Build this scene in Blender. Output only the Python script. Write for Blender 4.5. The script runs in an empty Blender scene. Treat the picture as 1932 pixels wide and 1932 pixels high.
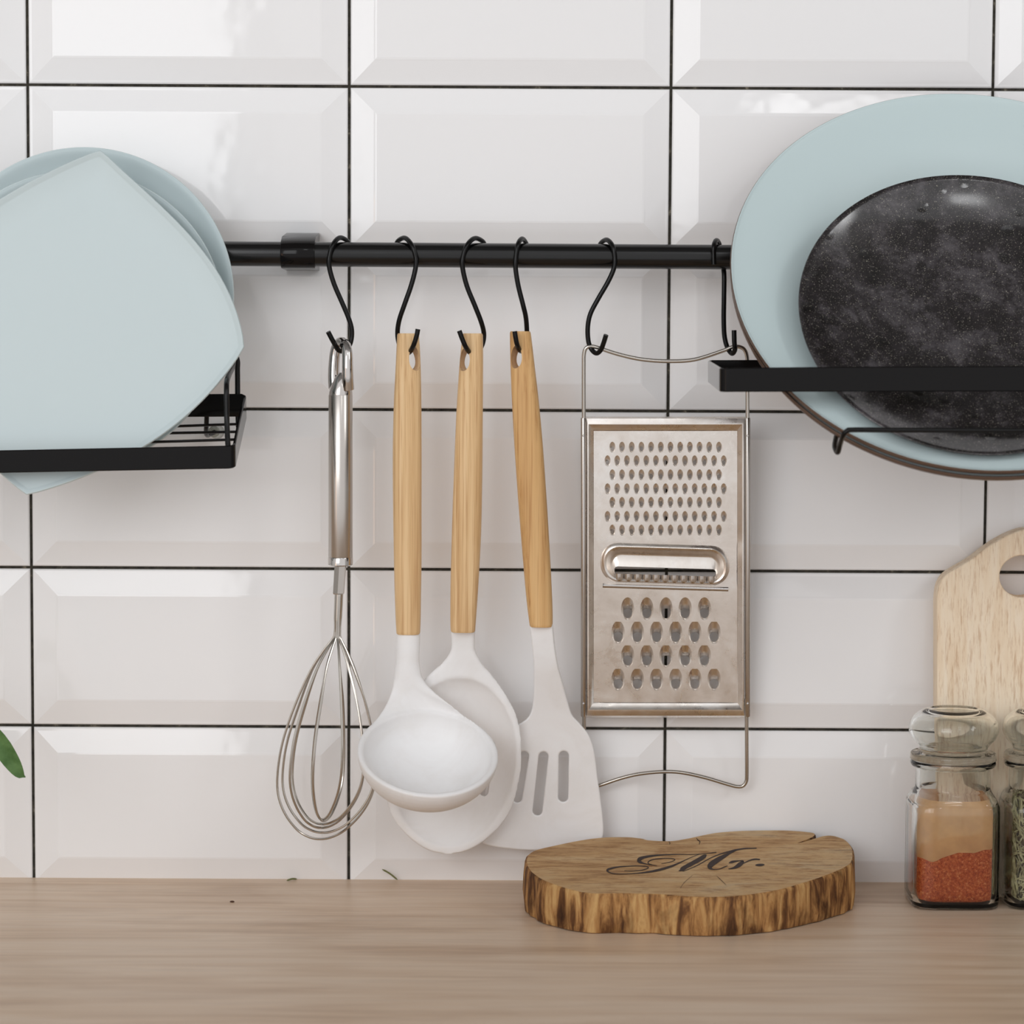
import bpy, bmesh, math, random
from mathutils import Vector, Matrix
random.seed(7)
SC = bpy.context.scene
COL = SC.collection
VW = SC.view_settings
# ------------------------------------------------------------------ camera, world, lights, exposure
F_PX, TH, RO, YA, H = 5000.0, 0.07165, -0.00505, 0.00155, 1.67878
X0, Z0, PX, PZ = -0.30815, 0.14690, 0.202, 0.10141          # tile joint grid (z relative to the camera)

def cam_axes():
    r = Vector((1, 0, 0)); fw = Vector((0, math.cos(TH), -math.sin(TH))); dn = Vector((0, -math.sin(TH), -math.cos(TH)))
    c, s = math.cos(RO), math.sin(RO)
    r2, d2 = c * r + s * dn, -s * r + c * dn
    M = Matrix(((math.cos(YA), -math.sin(YA), 0), (math.sin(YA), math.cos(YA), 0), (0, 0, 1)))
    return M @ r2, M @ d2, M @ fw
CR, CD, CF = cam_axes()
def ray(u, v): return F_PX * CF + (u - 966) * CR + (v - 966) * CD
_q = ray(640, 1658); ZC = -(_q.z * H / _q.y)                 # camera height above the worktop (z = 0)
CAM = Vector((0, -H, ZC)); Z0 += ZC
def P(u, v, d):                                              # point seen at pixel (u, v), d metres in front of the wall plane
    q = ray(u, v); return CAM + q * ((H - d) / q.y)
def Q(u, v, z):                                              # point seen at pixel (u, v) on the horizontal plane z
    q = ray(u, v); return CAM + q * ((z - ZC) / q.z)
def S(d): return (H - d) / F_PX                              # metres per pixel at depth d

cd = bpy.data.cameras.new('camera'); cam = bpy.data.objects.new('camera', cd); COL.objects.link(cam)
cam.matrix_world = Matrix((( CR.x, -CD.x, -CF.x, CAM.x), (CR.y, -CD.y, -CF.y, CAM.y), (CR.z, -CD.z, -CF.z, CAM.z), (0, 0, 0, 1)))
cd.sensor_width = 36; cd.lens = F_PX / 1932 * 36; cd.clip_start = .05
cd.dof.use_dof = True; cd.dof.focus_distance = 1.63; cd.dof.aperture_fstop = 8.5
SC.camera = cam
VW.view_transform = 'Standard'; VW.look = 'None'; VW.gamma = 1; VW.use_curve_mapping = False
VW.exposure = -0.16
SC.cycles.diffuse_bounces = 10
W = bpy.data.worlds.new('world'); SC.world = W; W.use_nodes = True
W.node_tree.nodes['Background'].inputs[0].default_value = (.985, .985, 1, 1)
W.node_tree.nodes['Background'].inputs[1].default_value = 1.0
def area(name, loc, target, sx, sy, power, color):
    l = bpy.data.lights.new(name, 'AREA'); l.shape = 'RECTANGLE'; l.size = sx; l.size_y = sy; l.energy = power; l.color = color
    o = bpy.data.objects.new(name, l); COL.objects.link(o); o.location = loc
    o.rotation_euler = (Vector(target) - Vector(loc)).to_track_quat('-Z', 'Y').to_euler()
    return o
ROOM_F, ROOM_L, ROOM_R, ROOM_B, ROOM_T = -3.0, -3.1, 3.1, -.9, 3.4
area('window_daylight', (-1.4, ROOM_F + .04, 1.25), (-1.4, 0, 1.25), 1.8, 1.5, 33, (.96, .98, 1))
area('side_window_daylight', (ROOM_R - .04, -2.5, 2.55), (0, -2.5, 2.55), .8, 1.3, 26, (.98, .99, 1))
area('high_window_daylight', (.72, ROOM_F + .04, 2.52), (.72, 0, 2.52), .5, .32, 3.5, (.98, .99, 1))
area('floor_lamp_light', (-1.72, -2.0, .05), (-.1, 0, .2), .1, 1.0, 1.1, (1, .5, .2))

# ------------------------------------------------------------------ materials
def lin(c):
    return tuple(((x / 255) / 12.92 if x / 255 <= .04045 else ((x / 255 + .055) / 1.055) ** 2.4) for x in c) + (1,)
def mat(name, rgb, rough=.5, metal=0, spec=.5, coat=0, trans=0, ior=1.45):
    m = bpy.data.materials.new(name); m.use_nodes = True
    b = m.node_tree.nodes['Principled BSDF']
    b.inputs['Base Color'].default_value = lin(rgb); b.inputs['Roughness'].default_value = rough
    b.inputs['Metallic'].default_value = metal; b.inputs['Specular IOR Level'].default_value = spec
    b.inputs['Coat Weight'].default_value = coat; b.inputs['Transmission Weight'].default_value = trans; b.inputs['IOR'].default_value = ior
    return m
def N(m, t, **kw):
    n = m.node_tree.nodes.new(t)
    for k, v in kw.items():
        if k in n.inputs: n.inputs[k].default_value = v
        else: setattr(n, k, v)
    return n
def L(m, a, b): m.node_tree.links.new(a, b)
def coords(m, scale, rot=(0, 0, 0)):
    tc = N(m, 'ShaderNodeTexCoord'); mp = N(m, 'ShaderNodeMapping')
    mp.inputs['Scale'].default_value = scale; mp.inputs['Rotation'].default_value = rot
    L(m, tc.outputs['Object'], mp.inputs['Vector']); return mp.outputs['Vector']
def noise(m, vec, scale, detail=4, rough=.55, dist=0):
    n = N(m, 'ShaderNodeTexNoise', Scale=scale, Detail=detail, Roughness=rough, Distortion=dist); L(m, vec, n.inputs['Vector']); return n.outputs['Fac']
def ramp(m, fac, stops):
    r = N(m, 'ShaderNodeValToRGB'); e = r.color_ramp.elements
    while len(e) < len(stops): e.new(.5)
    for i, (p, c) in enumerate(stops): e[i].position = p; e[i].color = lin(c) if len(c) == 3 else c
    L(m, fac, r.inputs[0]); return r.outputs[0]
def mix(m, fac, a, b, mode='MIX'):
    x = N(m, 'ShaderNodeMix', data_type='RGBA', blend_type=mode)
    for k, s in ((0, fac), (6, a), (7, b)):
        if hasattr(s, 'is_output'): L(m, s, x.inputs[k])
        else: x.inputs[k].default_value = s
    return x.outputs[2]
def bsdf(m): return m.node_tree.nodes['Principled BSDF']
def bump(m, fac, strength, dist=.001):
    b = N(m, 'ShaderNodeBump', Strength=strength, Distance=dist); L(m, fac, b.inputs['Height']); L(m, b.outputs[0], bsdf(m).inputs['Normal'])
def val(m, fac, a, b):
    x = N(m, 'ShaderNodeMapRange'); L(m, fac, x.inputs[0]); x.inputs[1].default_value = .3; x.inputs[2].default_value = .7
    x.inputs[3].default_value = a; x.inputs[4].default_value = b; return x.outputs[0]

M = {}
m = M['tile'] = mat('glazed_tile', (243, 242, 242), .06, spec=.5)
v = coords(m, (1, 1, 1)); bump(m, noise(m, v, 14, 3, .6), .12, .004)
m = M['grout'] = mat('dark_grout', (45, 42, 36), .9)
v = coords(m, (1, 1, 1)); L(m, ramp(m, noise(m, v, 120, 5, .7), [(.35, (34, 32, 27)), (.6, (66, 62, 53)), (.72, (140, 132, 116))]), bsdf(m).inputs['Base Color']); bump(m, noise(m, v, 400, 4), .6, .002)
m = M['worktop'] = mat('oak_worktop', (176, 150, 124), .38, spec=.45)
v = coords(m, (1.2, 16, 1)); v2 = coords(m, (3, 170, 1)); v3 = coords(m, (1.6, 5, 1))
c1 = ramp(m, noise(m, v, 3.2, 5, .6, .6), [(.28, (192, 161, 132)), (.44, (213, 186, 159)), (.58, (222, 199, 175)), (.75, (205, 177, 149))])
c2 = ramp(m, noise(m, v2, 3, 4, .7), [(.3, (184, 164, 146)), (.55, (255, 255, 255))])
c3 = ramp(m, noise(m, v3, 2.4, 4, .6, 1.2), [(.5, (255, 255, 255)), (.72, (214, 200, 188))])
L(m, mix(m, .5, mix(m, .55, c1, c2, 'MULTIPLY'), mix(m, 1., c1, c3, 'MULTIPLY')), bsdf(m).inputs['Base Color'])
L(m, val(m, noise(m, v2, 3, 4), .33, .46), bsdf(m).inputs['Roughness'])
def wood(name, dark, midc, light, sc, rough=.5, fine=.5):
    m = mat(name, midc, rough, spec=.35)
    v = coords(m, sc); v2 = coords(m, tuple(x * 4 for x in sc[:2]) + (sc[2] * 2.2,))
    a = ramp(m, noise(m, v, 1, 4, .6, .3), [(.28, dark), (.5, midc), (.72, light)])
    b = ramp(m, noise(m, v2, 1, 3, .7), [(.32, (190, 150, 108)), (.5, (255, 255, 255))])
    L(m, mix(m, fine, a, b, 'MULTIPLY'), bsdf(m).inputs['Base Color']); bump(m, noise(m, v2, 1, 3, .7), .12, .0006)
    return m
M['bamboo'] = wood('bamboo', (208, 168, 118), (229, 194, 146), (238, 208, 164), (210, 210, 5), .48)
M['bamboo_dark'] = wood('bamboo_dark', (198, 152, 98), (218, 175, 119), (228, 190, 136), (210, 210, 5), .48)
M['board'] = wood('beech_board', (238, 212, 180), (248, 228, 200), (251, 235, 212), (150, 150, 5), .6, .45)
M['board_edge'] = mat('board_edge', (214, 182, 140), .6)
M['black'] = mat('black_metal', (13, 12, 12), .25, spec=.3)
M['black_satin'] = mat('black_powder_coat', (16, 14, 14), .12, spec=.22)
m = M['rod'] = mat('black_rod', (10, 9, 9), .2, spec=.55)
v = coords(m, (6, 120, 120)); L(m, val(m, noise(m, v, 3), .14, .26), bsdf(m).inputs['Roughness'])
m = M['steel'] = mat('brushed_steel', (196, 190, 184), .26, 1)
v = coords(m, (1400, 1400, 30)); bump(m, noise(m, v, 1, 2), .05, .0003)
M['chrome'] = mat('polished_steel', (205, 200, 196), .12, 1)
M['wire_steel'] = mat('wire_steel', (190, 184, 176), .2, 1)
m = M['grater'] = mat('grater_steel', (190, 182, 175), .25, 1)
v = coords(m, (1, 1, 1)); v2 = coords(m, (30, 30, 400))
n1 = noise(m, v, 45, 5, .65, .5)
L(m, ramp(m, n1, [(.3, (222, 213, 204)), (.55, (236, 229, 222)), (.72, (245, 242, 238))]), bsdf(m).inputs['Base Color'])
L(m, val(m, noise(m, v, 60, 5, .7, .6), .2, .42), bsdf(m).inputs['Roughness'])
m = M['silicone'] = mat('white_silicone', (232, 231, 231), .5, spec=.4)
v = coords(m, (1, 1, 1)); L(m, ramp(m, noise(m, v, 28, 5, .65, 1.), [(.25, (238, 236, 234)), (.5, (243, 242, 242)), (.7, (245, 245, 245))]), bsdf(m).inputs['Base Color'])
m = M['mint'] = mat('mint_matte', (203, 216, 218), .5, spec=.4)
M['mint_glaze'] = mat('mint_glaze', (203, 219, 220), .33, spec=.4)
m = M['brown_glaze'] = mat('brown_glaze', (96, 76, 64), .3, spec=.5)
m = M['black_glaze'] = mat('speckled_black_glaze', (38, 35, 36), .12, spec=.9)
v = coords(m, (1, 1, 1)); v2 = coords(m, (1, 1, 1))
base = ramp(m, noise(m, v, 36, 8, .78, .2), [(.36, (16, 13, 13)), (.5, (38, 34, 36)), (.64, (80, 76, 79))])
vo = N(m, 'ShaderNodeTexVoronoi', Scale=62.); L(m, v, vo.inputs['Vector'])
spots = ramp(m, vo.outputs['Distance'], [(.18, (70, 62, 60)), (.27, (255, 255, 255))])
sp = ramp(m, noise(m, v2, 1500, 2, .5), [(.63, (0, 0, 0)), (.72, (150, 146, 132))])
L(m, mix(m, 1., mix(m, .6, base, spots, 'MULTIPLY'), sp, 'ADD'), bsdf(m).inputs['Base Color'])
L(m, val(m, noise(m, v, 34, 4), .06, .22), bsdf(m).inputs['Roughness'])
bump(m, ramp(m, vo.outputs['Distance'], [(.1, (0, 0, 0)), (.26, (255, 255, 255))]), .25, .0006)
m = M['slab_top'] = mat('sawn_log_face', (160, 128, 92), .7, spec=.25)
v = coords(m, (40, 190, 60), (0, 0, .12)); v2 = coords(m, (14, 34, 14), (0, 0, .1))
a = ramp(m, noise(m, v2, 1, 5, .65, .7), [(.28, (160, 122, 82)), (.45, (193, 155, 109)), (.6, (202, 170, 128)), (.78, (176, 158, 132))])
b = ramp(m, noise(m, v, 1.4, 4, .75), [(.3, (168, 132, 98)), (.52, (255, 255, 255))])
L(m, mix(m, .8, a, b, 'MULTIPLY'), bsdf(m).inputs['Base Color']); bump(m, noise(m, v, 1.4, 4, .75), .5, .0015)
m = M['slab_bark'] = mat('log_edge', (150, 105, 60), .7, spec=.3)
v = coords(m, (170, 170, 26)); v2 = coords(m, (60, 60, 28))
a = ramp(m, noise(m, v, .9, 5, .65, .5), [(.3, (66, 40, 24)), (.43, (112, 74, 42)), (.53, (172, 126, 76)), (.66, (204, 164, 108)), (.8, (150, 104, 58))])
b = ramp(m, noise(m, v2, 1, 4, .65, .4), [(.3, (96, 70, 54)), (.52, (255, 255, 255))])
L(m, mix(m, .85, a, b, 'MULTIPLY'), bsdf(m).inputs['Base Color']); bump(m, noise(m, v, .9, 5), .6, .002)
M['burnt'] = mat('burnt_lettering', (52, 36, 32), .7)
M['crack'] = mat('crack_dark', (70, 46, 28), .8)
M['glass'] = mat('clear_glass', (250, 252, 250), 0.02, trans=1, ior=1.38)
m = M['rubber'] = mat('clear_rubber', (205, 208, 200), .2, trans=.75, ior=1.4)
m = M['spice'] = mat('chili_powder', (165, 68, 28), .9, spec=.2)
v = coords(m, (1, 1, 1))
L(m, ramp(m, noise(m, v, 700, 3, .8), [(.3, (146, 48, 20)), (.48, (200, 88, 44)), (.6, (222, 116, 62)), (.72, (244, 184, 120))]), bsdf(m).inputs['Base Color']); bump(m, noise(m, v, 600, 3, .8), .8, .002)
m = M['dust'] = mat('spice_dust', (242, 190, 134), .9, spec=.1)
v = coords(m, (1, 1, 1)); L(m, val(m, noise(m, v, 50, 4), .5, .78), bsdf(m).inputs['Alpha'])
m = M['herb'] = mat('dried_herb', (150, 143, 100), .8, spec=.2)
v = coords(m, (1, 1, 1)); L(m, ramp(m, noise(m, v, 160, 2), [(.3, (134, 122, 88)), (.5, (178, 170, 128)), (.7, (208, 200, 160))]), bsdf(m).inputs['Base Color'])
M['herb_gap_shade'] = mat('herb_gap_shade', (104, 86, 62), .9)
m = M['leaf'] = mat('green_leaf', (84, 118, 66), .5, spec=.3)
v = coords(m, (1, 1, 1)); L(m, ramp(m, noise(m, v, 90, 4), [(.3, (66, 98, 50)), (.7, (104, 138, 84))]), bsdf(m).inputs['Base Color'])
M['stem'] = mat('plant_stem', (112, 84, 58), .7)
M['fresh_herb'] = mat('green_needle', (112, 116, 70), .6)
M['crumb'] = mat('brown_crumb', (84, 56, 40), .8)
M['paint'] = mat('room_paint', (150, 148, 146), .8)
M['room_front'] = mat('room_wall', (236, 235, 233), .8)
M['floor'] = mat('floor_boards', (228, 228, 228), .6)
M['frame'] = mat('window_frame', (225, 225, 225), .5)
M['cabinet'] = mat('cabinet_front', (196, 190, 184), .5)

# ------------------------------------------------------------------ builders
WO = {}
def tag(o, label=None, cat=None, group=None, kind=None):
    for k, x in (('label', label), ('category', cat), ('group', group), ('kind', kind)):
        if x: o[k] = x
    return o
def thing(name, loc, label, cat, group=None):
    o = bpy.data.objects.new(name, None); COL.objects.link(o); o.location = loc; o.empty_display_size = .02
    WO[o] = Vector(loc); return tag(o, label, cat, group)
def mk(name, geo, m, parent=None, loc=None, smooth=True, angle=40, recalc=True):
    vs, fs = geo[0], geo[1]
    org = WO[parent] if parent is not None else (Vector(loc) if loc is not None else Vector((0, 0, 0)))
    if parent is not None and loc is not None: org = Vector(loc)
    me = bpy.data.meshes.new(name); me.from_pydata([tuple(Vector(p) - org) for p in vs], [], fs)
    if recalc: bm = bmesh.new(); bm.from_mesh(me); bmesh.ops.recalc_face_normals(bm, faces=bm.faces); bm.to_mesh(me); bm.free()
    ms = m if isinstance(m, (list, tuple)) else [m]
    for x in ms: me.materials.append(x)
    if len(geo) > 2:
        for p, i in zip(me.polygons, geo[2]): p.material_index = i
    if smooth:
        me.shade_smooth()
        if angle: me.set_sharp_from_angle(angle=math.radians(angle))
    o = bpy.data.objects.new(name, me); COL.objects.link(o)
    if parent is not None: o.parent = parent; o.location = org - WO[parent]
    else: o.location = org
    WO[o] = org; return o
def join(*gs):
    V, Fc = [], []
    for g in gs:
        k = len(V); V += list(g[0]); Fc += [tuple(i + k for i in f) for f in g[1]]
    return V, Fc
def cr(pts, n=6, closed=False):                              # Catmull-Rom through points (any dimension)
    pts = [Vector(p) for p in pts]; out = []; k = len(pts)
    for i in range(k if closed else k - 1):
        a = pts[(i - 1) % k] if closed or i > 0 else pts[0] * 2 - pts[1]
        b, c = pts[i], pts[(i + 1) % k]
        e = pts[(i + 2) % k] if closed or i + 2 < k else pts[-1] * 2 - pts[-2]
        for j in range(n):
            t = j / n
            out.append(.5 * ((2 * b) + (c - a) * t + (2 * a - 5 * b + 4 * c - e) * t * t + (3 * b - a - 3 * c + e) * t ** 3))
    if not closed: out.append(pts[-1])
    return out
def tube(pts, r, seg=10, closed=False):
    n = len(pts); rr = r if isinstance(r, (list, tuple)) else [r] * n
    tan = []
    for i in range(n):
        a = pts[(i - 1) % n] if closed or i > 0 else pts[i]; b = pts[(i + 1) % n] if closed or i < n - 1 else pts[i]
        tan.append((b - a).normalized())
    ref = Vector((0, 0, 1)) if abs(tan[0].z) < .9 else Vector((1, 0, 0))
    nrm = (ref - tan[0] * ref.dot(tan[0])).normalized(); V, Fc = [], []
    for i in range(n):
        nrm = (nrm - tan[i] * nrm.dot(tan[i])).normalized(); bi = tan[i].cross(nrm)
        for j in range(seg):
            a = 2 * math.pi * j / seg; V.append(pts[i] + (nrm * math.cos(a) + bi * math.sin(a)) * rr[i])
    for i in range(n if closed else n - 1):
        for j in range(seg):
            a, b = i * seg, ((i + 1) % n) * seg; Fc.append((a + j, a + (j + 1) % seg, b + (j + 1) % seg, b + j))
    if not closed: Fc += [tuple(range(seg)), tuple(reversed(range((n - 1) * seg, n * seg)))]
    return V, Fc
def ptube(uvd, r, n=6, seg=10): return tube(cr([P(*p) for p in uvd], n), r, seg)
def loft(rings, caps=True, closed=True):
    n = len(rings[0]); V = [p for r in rings for p in r]; Fc = []
    for i in range(len(rings) - 1):
        for j in range(n if closed else n - 1):
            a, b = i * n, (i + 1) * n; Fc.append((a + j, a + (j + 1) % n, b + (j + 1) % n, b + j))
    if caps: Fc += [tuple(reversed(range(n))), tuple(range((len(rings) - 1) * n, len(rings) * n))]
    return V, Fc
def lathe(prof, frame, seg=72):                              # frame = (centre, e1, e2, axis)
    c, e1, e2, ax = frame; V, Fc = [], []; n = len(prof)
    for r, z in prof:
        for j in range(seg):
            a = 2 * math.pi * j / seg; V.append(c + (e1 * math.cos(a) + e2 * math.sin(a)) * max(r, 1e-5) + ax * z)
    for i in range(n - 1):
        for j in range(seg):
            a, b = i * seg, (i + 1) * seg; Fc.append((a + j, a + (j + 1) % seg, b + (j + 1) % seg, b + j))
    Fc += [tuple(range(seg)), tuple(range((n - 1) * seg, n * seg))]
    return V, Fc
def box(a, b):
    (x0, y0, z0), (x1, y1, z1) = a, b
    V = [Vector(p) for p in ((x0, y0, z0), (x1, y0, z0), (x1, y1, z0), (x0, y1, z0), (x0, y0, z1), (x1, y0, z1), (x1, y1, z1), (x0, y1, z1))]
    return V, [(0, 3, 2, 1), (4, 5, 6, 7), (0, 1, 5, 4), (1, 2, 6, 5), (2, 3, 7, 6), (3, 0, 4, 7)]
def bake(o):
    bpy.context.view_layer.update()
    me = bpy.data.meshes.new_from_object(o.evaluated_get(bpy.context.evaluated_depsgraph_get()))
    o.modifiers.clear(); o.data = me; return o
def cut(o, geo):
    c = mk('cutter', geo, M['black']); md = o.modifiers.new('cut', 'BOOLEAN'); md.object = c; md.operation = 'DIFFERENCE'; md.solver = 'EXACT'
    bake(o); bpy.data.objects.remove(c); WO.pop(c, None) if False else None
    o.data.shade_smooth(); o.data.set_sharp_from_angle(angle=math.radians(40)); return o
def bevel_mod(o, w, seg=2, angle=35):
    b = o.modifiers.new('bevel', 'BEVEL'); b.width = w; b.segments = seg; b.limit_method = 'ANGLE'; b.angle_limit = math.radians(angle); return o
def extr(outlines, thick, bev):                              # flat shape with holes and rounded edges; outlines in kilopixels (x, -y)
    cu = bpy.data.curves.new('shape', 'CURVE'); cu.dimensions = '2D'; cu.fill_mode = 'BOTH'
    for ol in outlines:
        s = cu.splines.new('POLY'); s.points.add(len(ol) - 1); s.use_cyclic_u = True
        for p, q in zip(s.points, ol): p.co = (q[0] / 1000, -q[1] / 1000, 0, 1)
    cu.extrude = (thick / 2 - bev) / 1000; cu.bevel_depth = bev / 1000; cu.bevel_resolution = 2; cu.offset = -bev / 1000
    o = bpy.data.objects.new('shape', cu); COL.objects.link(o); bpy.context.view_layer.update()
    me = bpy.data.meshes.new_from_object(o.evaluated_get(bpy.context.evaluated_depsgraph_get()))
    g = ([(p.co.x * 1000, -p.co.y * 1000, p.co.z * 1000) for p in me.vertices], [tuple(p.vertices) for p in me.polygons])
    bpy.data.objects.remove(o); bpy.data.curves.remove(cu); bpy.data.meshes.remove(me); return g
def lerp(tab, t):
    if t <= tab[0][0]: return tab[0][1]
    for (a, x), (b, y) in zip(tab, tab[1:]):
        if t <= b: return x + (y - x) * (t - a) / (b - a)
    return tab[-1][1]
def smooth_tab(tab, t):
    if t <= tab[0][0]: return tab[0][1]
    for i in range(len(tab) - 1):
        if t <= tab[i + 1][0]:
            a, b = tab[i], tab[i + 1]; p = tab[max(i - 1, 0)]; q = tab[min(i + 2, len(tab) - 1)]; h = b[0] - a[0]
            m0 = (b[1] - p[1]) / (b[0] - p[0]) if b[0] != p[0] else 0; m1 = (q[1] - a[1]) / (q[0] - a[0])
            x = (t - a[0]) / h
            return (2*x**3 - 3*x*x + 1)*a[1] + (x**3 - 2*x*x + x)*h*m0 + (3*x*x - 2*x**3)*b[1] + (x**3 - x*x)*h*m1
    return tab[-1][1]

# ------------------------------------------------------------------ the room
TILE_H = .0056
wall = mk('wall_back', box((ROOM_L, .0008, ROOM_B), (ROOM_R, .12, ROOM_T)), M['grout'], loc=(0, 0, 0), smooth=False); tag(wall, kind='structure')
def tile_geo(w, h):
    prof = [(0, -.0045), (0, .0002), (.0003, .0008), (.0009, .00125), (.0022, .0015), (.0148, .0051), (.0157, .0054), (.0168, TILE_H)]
    V, Fc = [], []
    for ins, hh in prof: V += [Vector((sx * (w / 2 - ins), -hh, sz * (h / 2 - ins))) for sx, sz in ((-1, -1), (1, -1), (1, 1), (-1, 1))]
    for i in range(len(prof) - 1):
        for j in range(4): a, b = i * 4, i * 4 + 4; Fc.append((a + j, a + (j + 1) % 4, b + (j + 1) % 4, b + j))
    Fc.append(tuple(range(len(V) - 4, len(V)))); return V, Fc
tile_me = None
for j in range(-2, 6):
    for i in range(-2, 6):
        c = Vector((X0 + (i - .5) * PX, 0, Z0 - (j - .5) * PZ))
        if tile_me is None:
            g = tile_geo(PX - .0018, PZ - .0018); o = mk('tile', ([p + c for p in g[0]], g[1]), M['tile'], wall, loc=c, smooth=False); tile_me = o.data
        else:
            o = bpy.data.objects.new('tile', tile_me); COL.objects.link(o); o.parent = wall; o.location = c
        o.rotation_euler = (random.gauss(0, .0018), random.gauss(0, .0006), random.gauss(0, .0018))
tag(mk('floor', box((ROOM_L, ROOM_F, ROOM_B - .1), (ROOM_R, 0, ROOM_B)), M['floor'], smooth=False), kind='structure')
tag(mk('ceiling', box((ROOM_L, ROOM_F, ROOM_T), (ROOM_R, 0, ROOM_T + .1)), M['paint'], smooth=False), kind='structure')
tag(mk('wall_left', box((ROOM_L - .1, ROOM_F, ROOM_B), (ROOM_L, 0, ROOM_T)), M['room_front'], smooth=False), kind='structure')
tag(mk('wall_right', box((ROOM_R, ROOM_F, ROOM_B), (ROOM_R + .1, 0, ROOM_T)), M['room_front'], smooth=False), kind='structure')
def frame_x(x0, x1, z0, z1, y, t=.06): return join(box((x0 - t, y, z0 - t), (x0, y + .03, z1 + t)), box((x1, y, z0 - t), (x1 + t, y + .03, z1 + t)), box((x0, y, z1), (x1, y + .03, z1 + t)), box((x0, y, z0 - t), (x1, y + .03, z0)))
tag(mk('window_1', frame_x(-2.3, -.5, .5, 2.0, ROOM_F), M['frame'], smooth=False), kind='structure')
wf = frame_x(-.4, .4, 1.9, 3.2, 0); tag(mk('window_2', ([Vector((ROOM_R - .03 + p.y, -2.5 + p.x, p.z)) for p in wf[0]], wf[1]), M['frame'], smooth=False), kind='structure')
tag(mk('window_3', frame_x(.47, .97, 2.36, 2.68, ROOM_F), M['frame'], smooth=False), kind='structure')
wt = mk('worktop', box((-1.6, -.64, -.038), (1.6, .0005, 0)), M['worktop'], loc=(0, -.3, 0), smooth=False)
tag(bevel_mod(wt, .002), 'long pale brown oak worktop along the foot of the tiled wall', 'worktop')
cb = mk('base_cabinet', join(box((-1.6, -.58, ROOM_B + .1), (1.6, -.012, -.038)), box((-1.6, -.53, ROOM_B), (1.6, -.012, ROOM_B + .1))), M['cabinet'], loc=(0, -.3, ROOM_B), smooth=False)
tag(cb, 'plain light grey base cabinet carrying the oak worktop', 'cabinet')

# ------------------------------------------------------------------ rail and hooks
ROD_D = .038
def rod_v(u): return 480.5 + (u - 700) * (4.2 / 600)
rl = thing('utensil_rail', P(566, 480, 0), 'long round black metal rail fixed across the white tiles', 'rail')
ra, rb = P(-260, rod_v(-260), ROD_D), P(2250, rod_v(2250), ROD_D)
mk('rod', tube([ra, ra.lerp(rb, .5), rb], .0076, 28), M['rod'], rl)
def bracket(u):
    c = P(u, rod_v(u), ROD_D); w = 32 * S(ROD_D); rings = []
    prof = []
    for k in range(-8, 25):                                   # collar hugging the rod, open to the wall
        a = math.radians(k * 10 - 0); prof.append((-(math.cos(a)) * .0089, math.sin(a) * .0089))
    outer = [(ROD_D - .004, .0142), (-.002, .0118)] + [(-.0089 * math.sin(math.radians(a)), .0089 * math.cos(math.radians(a))) for a in range(15, 181, 15)] + [(ROD_D - .004, -.0095)]
    outer[1] = (.004, .0112)
    for s in (-1, -.96, .96, 1):
        k = .965 if abs(s) == 1 else 1
        rings.append([c + Vector((s * w, y if y > .02 else y * k, z * k)) for y, z in outer])
    return loft(rings)
mk('bracket', bracket(563), M['black_satin'], rl); mk('bracket', bracket(2080), M['black_satin'], rl)
HK = [
 ('s hook on the black rail holding the steel whisk', [(657, 470, .0292), (656, 456, .031), (641, 448.5, .039), (628, 462, .0462), (621.5, 485, .0475), (621.5, 505, .0475), (630, 535, .047), (645, 570, .0465), (656.5, 597, .046), (663, 618, .0455), (663.5, 636, .045), (659, 652, .0455), (648, 662, .047), (638, 660, .050), (629, 645, .054), (619, 626, .056)]),
 ('s hook on the black rail holding the ladle', [(748, 470, .0292), (750, 456, .031), (764, 449, .039), (777, 463, .0462), (785, 487, .0475), (784, 506, .0475), (776, 538, .047), (763, 575, .046), (753, 605, .0435), (750, 630, .0405), (754, 652, .0405), (763, 665, .044), (772, 665, .053), (780, 652, .0605), (786, 634, .0625), (788.5, 621, .063)]),
 ('s hook on the black rail holding the serving spoon', [(914, 470, .0292), (912, 457, .031), (896, 449.5, .039), (881, 463, .0462), (873, 488, .0475), (873, 507, .0475), (881, 540, .047), (896, 577, .046), (908, 608, .0435), (913, 630, .0405), (910, 650, .0400), (900, 665, .043), (888, 666, .053), (879, 655, .0605), (872, 639, .0625), (866.5, 624, .063)]),
 ('s hook on the black rail holding the slotted turner', [(995, 472, .0292), (993, 460, .031), (985, 450.5, .039), (977, 462, .0462), (973, 490, .0475), (973, 509, .0475), (978, 540, .047), (987, 576, .046), (992, 598, .0435), (994, 622, .0405), (994, 645, .0400), (990, 660, .043), (982, 662, .053), (976, 651, .0605), (973, 638, .0625), (971, 625, .063)]),
 ('s hook on the black rail at the left end of the grater handle', [(1131, 474, .0292), (1133, 460, .031), (1145, 452.5, .039), (1156, 465, .0462), (1160, 488, .0475), (1158, 507, .0475), (1147, 532, .047), (1129, 563, .0465), (1114, 592, .046), (1109, 617, .0455), (1110, 643, .045), (1116, 659, .0455), (1125, 666.5, .048), (1133, 661, .0505), (1138.5, 648, .053), (1143.5, 632, .055)]),
 ('s hook on the black rail turned edge on beside the mint plates', [(1347, 499, .0475), (1346.5, 480, .0472), (1347, 463, .0462), (1351.5, 453.5, .039), (1357, 461, .031), (1361, 487, .0288), (1366, 515, .030), (1366, 560, .033), (1365.5, 601, .037), (1367, 635, .041), (1373, 657, .0440), (1381, 667, .0475), (1386.5, 660, .0505), (1385.5, 645, .0515), (1385, 623, .0515)])]
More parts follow.
